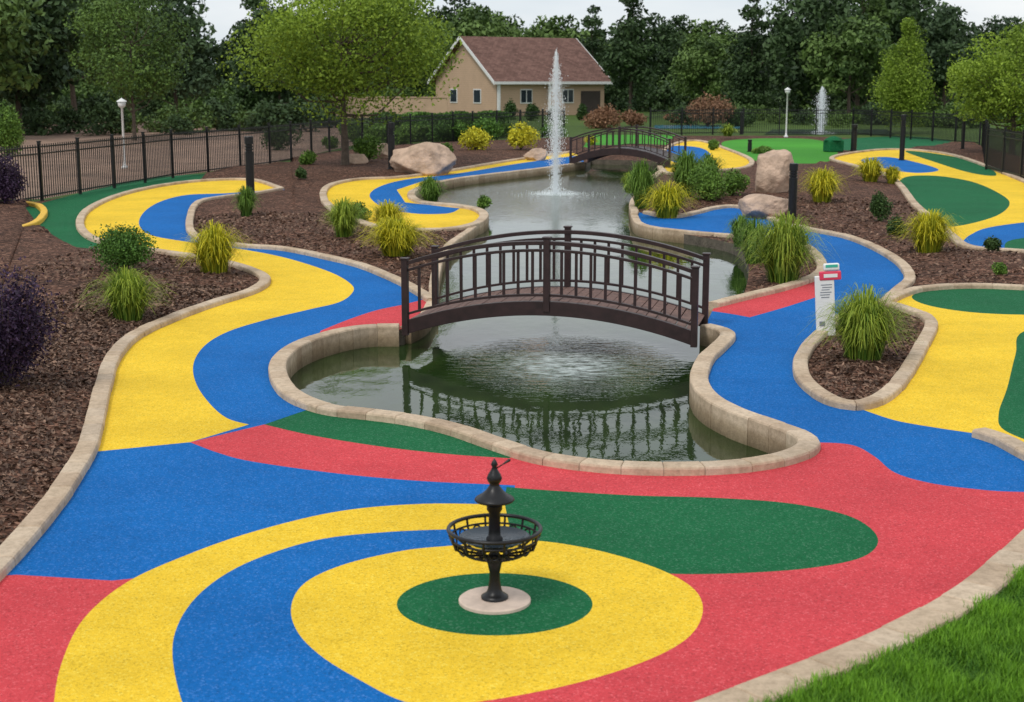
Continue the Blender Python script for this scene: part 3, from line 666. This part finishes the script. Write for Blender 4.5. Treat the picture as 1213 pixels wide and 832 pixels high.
box(mb,(mid[0],mid[1],.85),(LL,.3,1.7),0); box(mb,(mid[0],mid[1],1.75),(LL+.1,.42,.1),0)
mb.build('garden_wall',[M_stucco])
# ------------------------------------------------------------- trees
def treemesh(name,H,cw,trunk,ncl,nl,ls,mat,shape='round',tr=.14,cs=.26,limbs=18):
    mb=MB(); cz=(trunk+H)/2; ch=(H-trunk)/2; cl=[]
    for i in range(ncl):
        for _ in range(80):
            p=np.array([random.uniform(-1,1) for _ in range(3)])
            if shape=='round': ok_=.35<np.linalg.norm(p)<.86
            elif shape=='cone': ok_= math.hypot(p[0],p[1])<.12+.62*(1-(p[2]+1)/2)**.8 and p[2]<.92
            elif shape=='ovate':
                q=(p[2]+1)/2; ok_= q<.95 and math.hypot(p[0],p[1])<.82*(1-q)**.62*min(1,2.2*q+.35)
            else: ok_= math.hypot(p[0],p[1])<.12+.62*math.sin(math.pi*min(1,((p[2]+1.05)/2.1))**.8)
            if ok_: break
        cl.append((p[0]*cw/2,p[1]*cw/2,cz+p[2]*ch))
    cl=np.array(cl); lean=random.uniform(-.03,.03)
    if shape=='ovate': 
        for j in range(5): cl[j]=(lean*H,0,H*(.80+.035*j))
    top=H*(.9 if shape!='round' else .62)
    tp=[(lean*z+.05*math.sin(z),.04*math.cos(z*1.3),z) for z in np.linspace(0,top,8)]
    tube(mb,tp,[tr*1.25]+list(np.linspace(tr,tr*.22,7)),9,1)
    order=list(range(ncl)); random.shuffle(order)
    for i in order[:limbs]:
        q=cl[i]; z0=max(trunk*.75,min(top*.95,q[2]-random.uniform(.15,.4)*ch*1.2)); s0=np.array([lean*z0,0,z0]); m_=(s0+q)/2+np.array([0,0,-.06*cw+random.uniform(-.1,.1)])
        tube(mb,[s0,s0*.6+m_*.4,m_,m_*.4+q*.6,q],[tr*.45,tr*.36,tr*.26,tr*.17,tr*.06],6,1,caps=False)
    k=rng.integers(0,ncl,nl); rsz=rng.uniform(.6,1.3,ncl)*cs*cw/2
    if shape=='ovate': rsz*=np.clip(1.25-.8*(cl[:,2]-trunk)/(H-trunk),.4,1.1)
    g=rng.normal(size=(nl,3)); g/=np.maximum(1,np.linalg.norm(g,axis=1)/1.9)[:,None]
    C=cl[k]+g*rsz[k][:,None]*np.array([.62,.62,.7 if shape=='ovate' else .36]); C[:,2]=np.maximum(C[:,2],trunk*.55)
    ct=rng.uniform(0,1,ncl)
    leaves(mb,C,ls,0,np.clip(.55*ct[k]+rng.uniform(0,.45,nl),0,1),.6,np.tile([0,0,.5],(nl,1)))
    return mb.mesh(name,[mat,M_bark])
LT=leafmat('light_tree_leaf',(.075,.135,.015),(.36,.50,.06),.25);LD=leafmat('dark_tree_leaf_painted_haze',(.018,.038,.016),(.075,.130,.042),0)  # LD: aerial haze painted into the distant leaf colours, lighter and bluer
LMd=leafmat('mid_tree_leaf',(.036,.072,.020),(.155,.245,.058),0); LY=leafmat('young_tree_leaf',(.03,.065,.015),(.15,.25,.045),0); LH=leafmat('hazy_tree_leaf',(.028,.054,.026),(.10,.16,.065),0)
def put(me,name,x,y,s=1,sz=1,par=None):
    o=bpy.data.objects.new(name,me); sc.collection.objects.link(o); o.location=(x,y,-.05); o.scale=(s,s,s*sz); o.rotation_euler=(0,0,random.uniform(0,6.28))
    if par: o.parent=par
    return o
x,y=G(395,201); put(treemesh('maple_tree',7.6,8.6,2.1,64,34000,.13,LT,'round',.14,.28,40),'maple_tree',x+.4,y)
x,y=uv_at(163,78); put(treemesh('young_tree',8.6,6.5,1.6,46,12000,.17,LY,'round',.10,.30,26),'young_tree',x,y)
x,y=uv_at(1065,88); put(treemesh('pear_tree',6.9,4.4,.9,80,17000,.15,LT,'ovate',.10,.34,22),'conical_pear_tree',x,y)
x,y=uv_at(1195,62); put(treemesh('willow_tree',5.6,5.4,.9,46,18000,.14,LT,'round',.12,.32,26),'broadleaf_tree',x,y)
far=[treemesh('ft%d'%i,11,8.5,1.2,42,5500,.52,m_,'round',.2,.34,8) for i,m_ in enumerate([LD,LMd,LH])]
tall=[treemesh('tt%d'%i,13,7.0,1.0,46,5500,.50,m_,'egg',.2,.38,8) for i,m_ in enumerate([LD,LMd])]
con=[treemesh('ct0',13,7.5,.8,60,7000,.44,LD,'cone',.2,.30,8)]
bush=[treemesh('bs%d'%i,11,13,.2,16,900,1.3,m_,'round',.1,.45,2) for i,m_ in enumerate([LD,LMd])]
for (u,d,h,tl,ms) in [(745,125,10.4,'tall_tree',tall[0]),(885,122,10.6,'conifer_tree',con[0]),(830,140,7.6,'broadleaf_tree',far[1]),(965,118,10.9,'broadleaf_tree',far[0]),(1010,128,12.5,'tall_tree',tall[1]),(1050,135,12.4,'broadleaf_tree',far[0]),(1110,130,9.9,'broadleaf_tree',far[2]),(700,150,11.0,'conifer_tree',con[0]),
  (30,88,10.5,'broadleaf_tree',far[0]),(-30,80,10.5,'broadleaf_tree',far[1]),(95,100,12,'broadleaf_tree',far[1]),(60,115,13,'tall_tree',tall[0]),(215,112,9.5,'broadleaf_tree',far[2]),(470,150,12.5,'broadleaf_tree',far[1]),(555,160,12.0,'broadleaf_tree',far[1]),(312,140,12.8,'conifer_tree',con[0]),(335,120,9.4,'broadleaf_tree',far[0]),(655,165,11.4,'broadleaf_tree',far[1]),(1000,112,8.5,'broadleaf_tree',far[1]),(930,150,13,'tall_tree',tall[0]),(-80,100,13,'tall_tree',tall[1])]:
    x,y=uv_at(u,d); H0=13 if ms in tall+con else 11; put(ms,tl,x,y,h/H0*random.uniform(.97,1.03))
fe=empty('distant_tree_mass')
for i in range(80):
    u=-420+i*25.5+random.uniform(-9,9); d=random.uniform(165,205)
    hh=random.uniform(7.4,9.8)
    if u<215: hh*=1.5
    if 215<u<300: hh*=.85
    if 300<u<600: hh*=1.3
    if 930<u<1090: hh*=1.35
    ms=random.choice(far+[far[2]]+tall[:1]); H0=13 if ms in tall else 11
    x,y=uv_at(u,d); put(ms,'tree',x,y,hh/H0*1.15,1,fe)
ue=empty('understory_shrub_mass')
for i in range(90):
    u=-300+i*20+random.uniform(-8,8); d=random.uniform(140,160); x,y=uv_at(u,d)
    o=put(random.choice(bush),'shrub',x,y,random.uniform(.28,.42),1,ue); o.location.z=-.6
for i in range(40):
    u=-200+i*15+random.uniform(-6,6); d=random.uniform(84,112); x,y=uv_at(u,d)
    if u<400:
        o=put(random.choice(bush),'shrub',x,y,random.uniform(.13,.24),1,ue); o.location.z=-.5
for i in range(24):
    u=800+i*19+random.uniform(-6,6); d=random.uniform(98,125); x,y=uv_at(u,d)
    o=put(random.choice(bush),'shrub',x,y,random.uniform(.10,.19),1,ue); o.location.z=-.3
# hedges
def hedge(u0,v0,u1,v1,h,dpt,kind='box',n=7000):
    a=np.array(G(u0,v0));b=np.array(G(u1,v1)); d=b-a; nn=np.array([-d[1],d[0]])/np.linalg.norm(d)
    t=rng.uniform(0,1,n);w=rng.uniform(-.5,.5,n)*dpt; z=h*rng.uniform(0,1,n)**.6*(.85+.1*np.sin(t*23))
    C=np.column_stack([a[0]+d[0]*t+nn[0]*w,a[1]+d[1]*t+nn[1]*w,z]); mb=MB(); leaves(mb,C,.18,0,rng.uniform(0,1,n),.6); mb.build('clipped_hedge',[LM[kind]])
hedge(440,150,600,146,1.0,1.6);hedge(1085,150,1165,152,1.1,1.6,'gr');hedge(930,146,1060,147,.8,1.4,'gr');hedge(440,170,600,163,.9,1.2,'gr',9000)
for q in [('dk',605,142,16,22),('dk',630,143,20,20),('dk',655,143,14,16),('dk',690,143,16,20),('rust',716,152,52,26),('rust',748,150,30,18),('rust',838,150,60,36),('rust',800,146,30,12),('gr',420,168,40,24),('dk',330,178,50,30),('dk',455,158,40,26),('gr',10,185,50,60),('gr',1205,172,40,30),('gr',1095,150,34,18)]: plant(*q)
x,y=G(987,180); e=empty('green_storage_bin',(x,y,0),.3); mb=MB(); box(mb,(0,0,.26),(.75,.6,.52)); mb.build('body',[MT['green']],parent=e,bevel=.05)
mb=MB(); lathe(mb,[(.52,.52),(.36,.62),(.1,.70),(0,.71)],4); mb.build('lid',[MT['green']],parent=e)
mb=MB(); q=[G(775,153),G(880,153),G(880,149),G(775,149)]; mb.add([(a,b_,.03) for a,b_ in q],[[0,1,2,3]]); mb.build('swimming_pool_water',[simple('pool_water',(.10,.35,.48),.1,.1,1)])
mb=MB(); q=[G(905,160),G(1060,160),G(1050,154),G(915,154)]; mb.add([(a,b_,.03) for a,b_ in q],[[0,1,2,3]]); mb.build('back_pond_water',[simple('back_water',(.10,.14,.13),.08,.2,1)])
# ------------------------------------------------------------- jets of water
def jetmat():
    m,nt,b=newmat('water_spray'); b.inputs['Base Color'].default_value=(.90,.93,.95,1); b.inputs['Roughness'].default_value=.35; return m
M_jet=jetmat()
def jet(x,y,H,r,n,sz,z0=-.2):
    mb=MB(); t=rng.uniform(0,1,n)**.9; z=t*H*(1+.02*rng.normal(size=n))
    prof=r*(.25+.75*np.sin(math.pi*np.clip(t*.8+.08,0,1)))*(1-t**7*.75)
    rr=np.abs(rng.normal(size=n))*prof*.55; a=rng.uniform(0,6.283,n)
    C=np.column_stack([rr*np.cos(a),rr*np.sin(a),z]); s=sz*rng.uniform(.5,1.3,n)
    nb=n//8; ta=rng.uniform(0,6.28,nb); tr_=np.abs(rng.normal(size=nb))*r*2.2; C[:nb]=np.column_stack([tr_*np.cos(ta),tr_*np.sin(ta),rng.uniform(0,.25,nb)*H*.5*np.exp(-tr_/r)]); s[:nb]*=.7
    off=np.array([[1,0,0],[0,1,0],[-1,0,0],[0,-1,0],[0,0,3.2],[0,0,-3.2]])
    V=(C[:,None,:]+off[None]*s[:,None,None]).reshape(-1,3)
    f=np.array([[0,1,4],[1,2,4],[2,3,4],[3,0,4],[1,0,5],[2,1,5],[3,2,5],[0,3,5]])
    F=(np.arange(n)[:,None,None]*6+f[None]).reshape(-1,3); mb.add(V,F)
    return mb.build('fountain_water_jet',[M_jet],False,None,(x,y,z0))
s=D(FY)/FOC; jet(FX,FY,157*s*1.03,.27,14000,.0062)
x,y=G(972,158); s=D(y)/FOC; jet(x,y,53*s,.42,4500,.011,0)
# ------------------------------------------------------------- world and light
w=bpy.data.worlds.new('World'); sc.world=w; w.use_nodes=True; nt=w.node_tree; bg=nt.nodes['Background']
sky=nt.nodes.new('ShaderNodeTexSky'); sky.sky_type='NISHITA'; sky.sun_disc=False; el=math.radians(52); rot=math.radians(215)
sky.sun_elevation=el; sky.sun_rotation=rot; nt.links.new(sky.outputs[0],bg.inputs[0]); bg.inputs[1].default_value=.10
b2=nt.nodes.new('ShaderNodeBackground'); tc=nt.nodes.new('ShaderNodeTexCoord'); mp=nt.nodes.new('ShaderNodeMapping'); mp.inputs['Scale'].default_value=(1,1,4); nt.links.new(tc.outputs['Generated'],mp.inputs[0])
n1=noiseN(nt,2.2,5,.6,mp.outputs[0]); nt.links.new(ramp(nt,n1.outputs[0],[(.3,(.70,.78,.86)),(.6,(.96,.98,1.0))]),b2.inputs[0]); b2.inputs[1].default_value=1.04
ms=nt.nodes.new('ShaderNodeMixShader'); ms.inputs[0].default_value=.85
nt.links.new(bg.outputs[0],ms.inputs[1]);nt.links.new(b2.outputs[0],ms.inputs[2]);nt.links.new(ms.outputs[0],nt.nodes['World Output'].inputs[0])
sl=bpy.data.lights.new('sun','SUN'); sl.energy=1.4; sl.angle=math.radians(12); sl.color=(1,.96,.9); so=bpy.data.objects.new('sun',sl); sc.collection.objects.link(so)
d=Vector((math.sin(rot)*math.cos(el),math.cos(rot)*math.cos(el),math.sin(el)))
so.rotation_euler=d.to_track_quat('Z','Y').to_euler(); so.location=(0,0,30)
# ------------------------------------------------------------- camera
cam=bpy.data.cameras.new('camera'); co=bpy.data.objects.new('camera',cam); sc.collection.objects.link(co); sc.camera=co
co.location=(0,0,EYE); co.rotation_euler=(math.pi/2-P,0,0); cam.sensor_width=36; cam.lens=FOC/1213*36; cam.clip_end=3000
cam.dof.use_dof=True; cam.dof.focus_distance=17; cam.dof.aperture_fstop=3.2
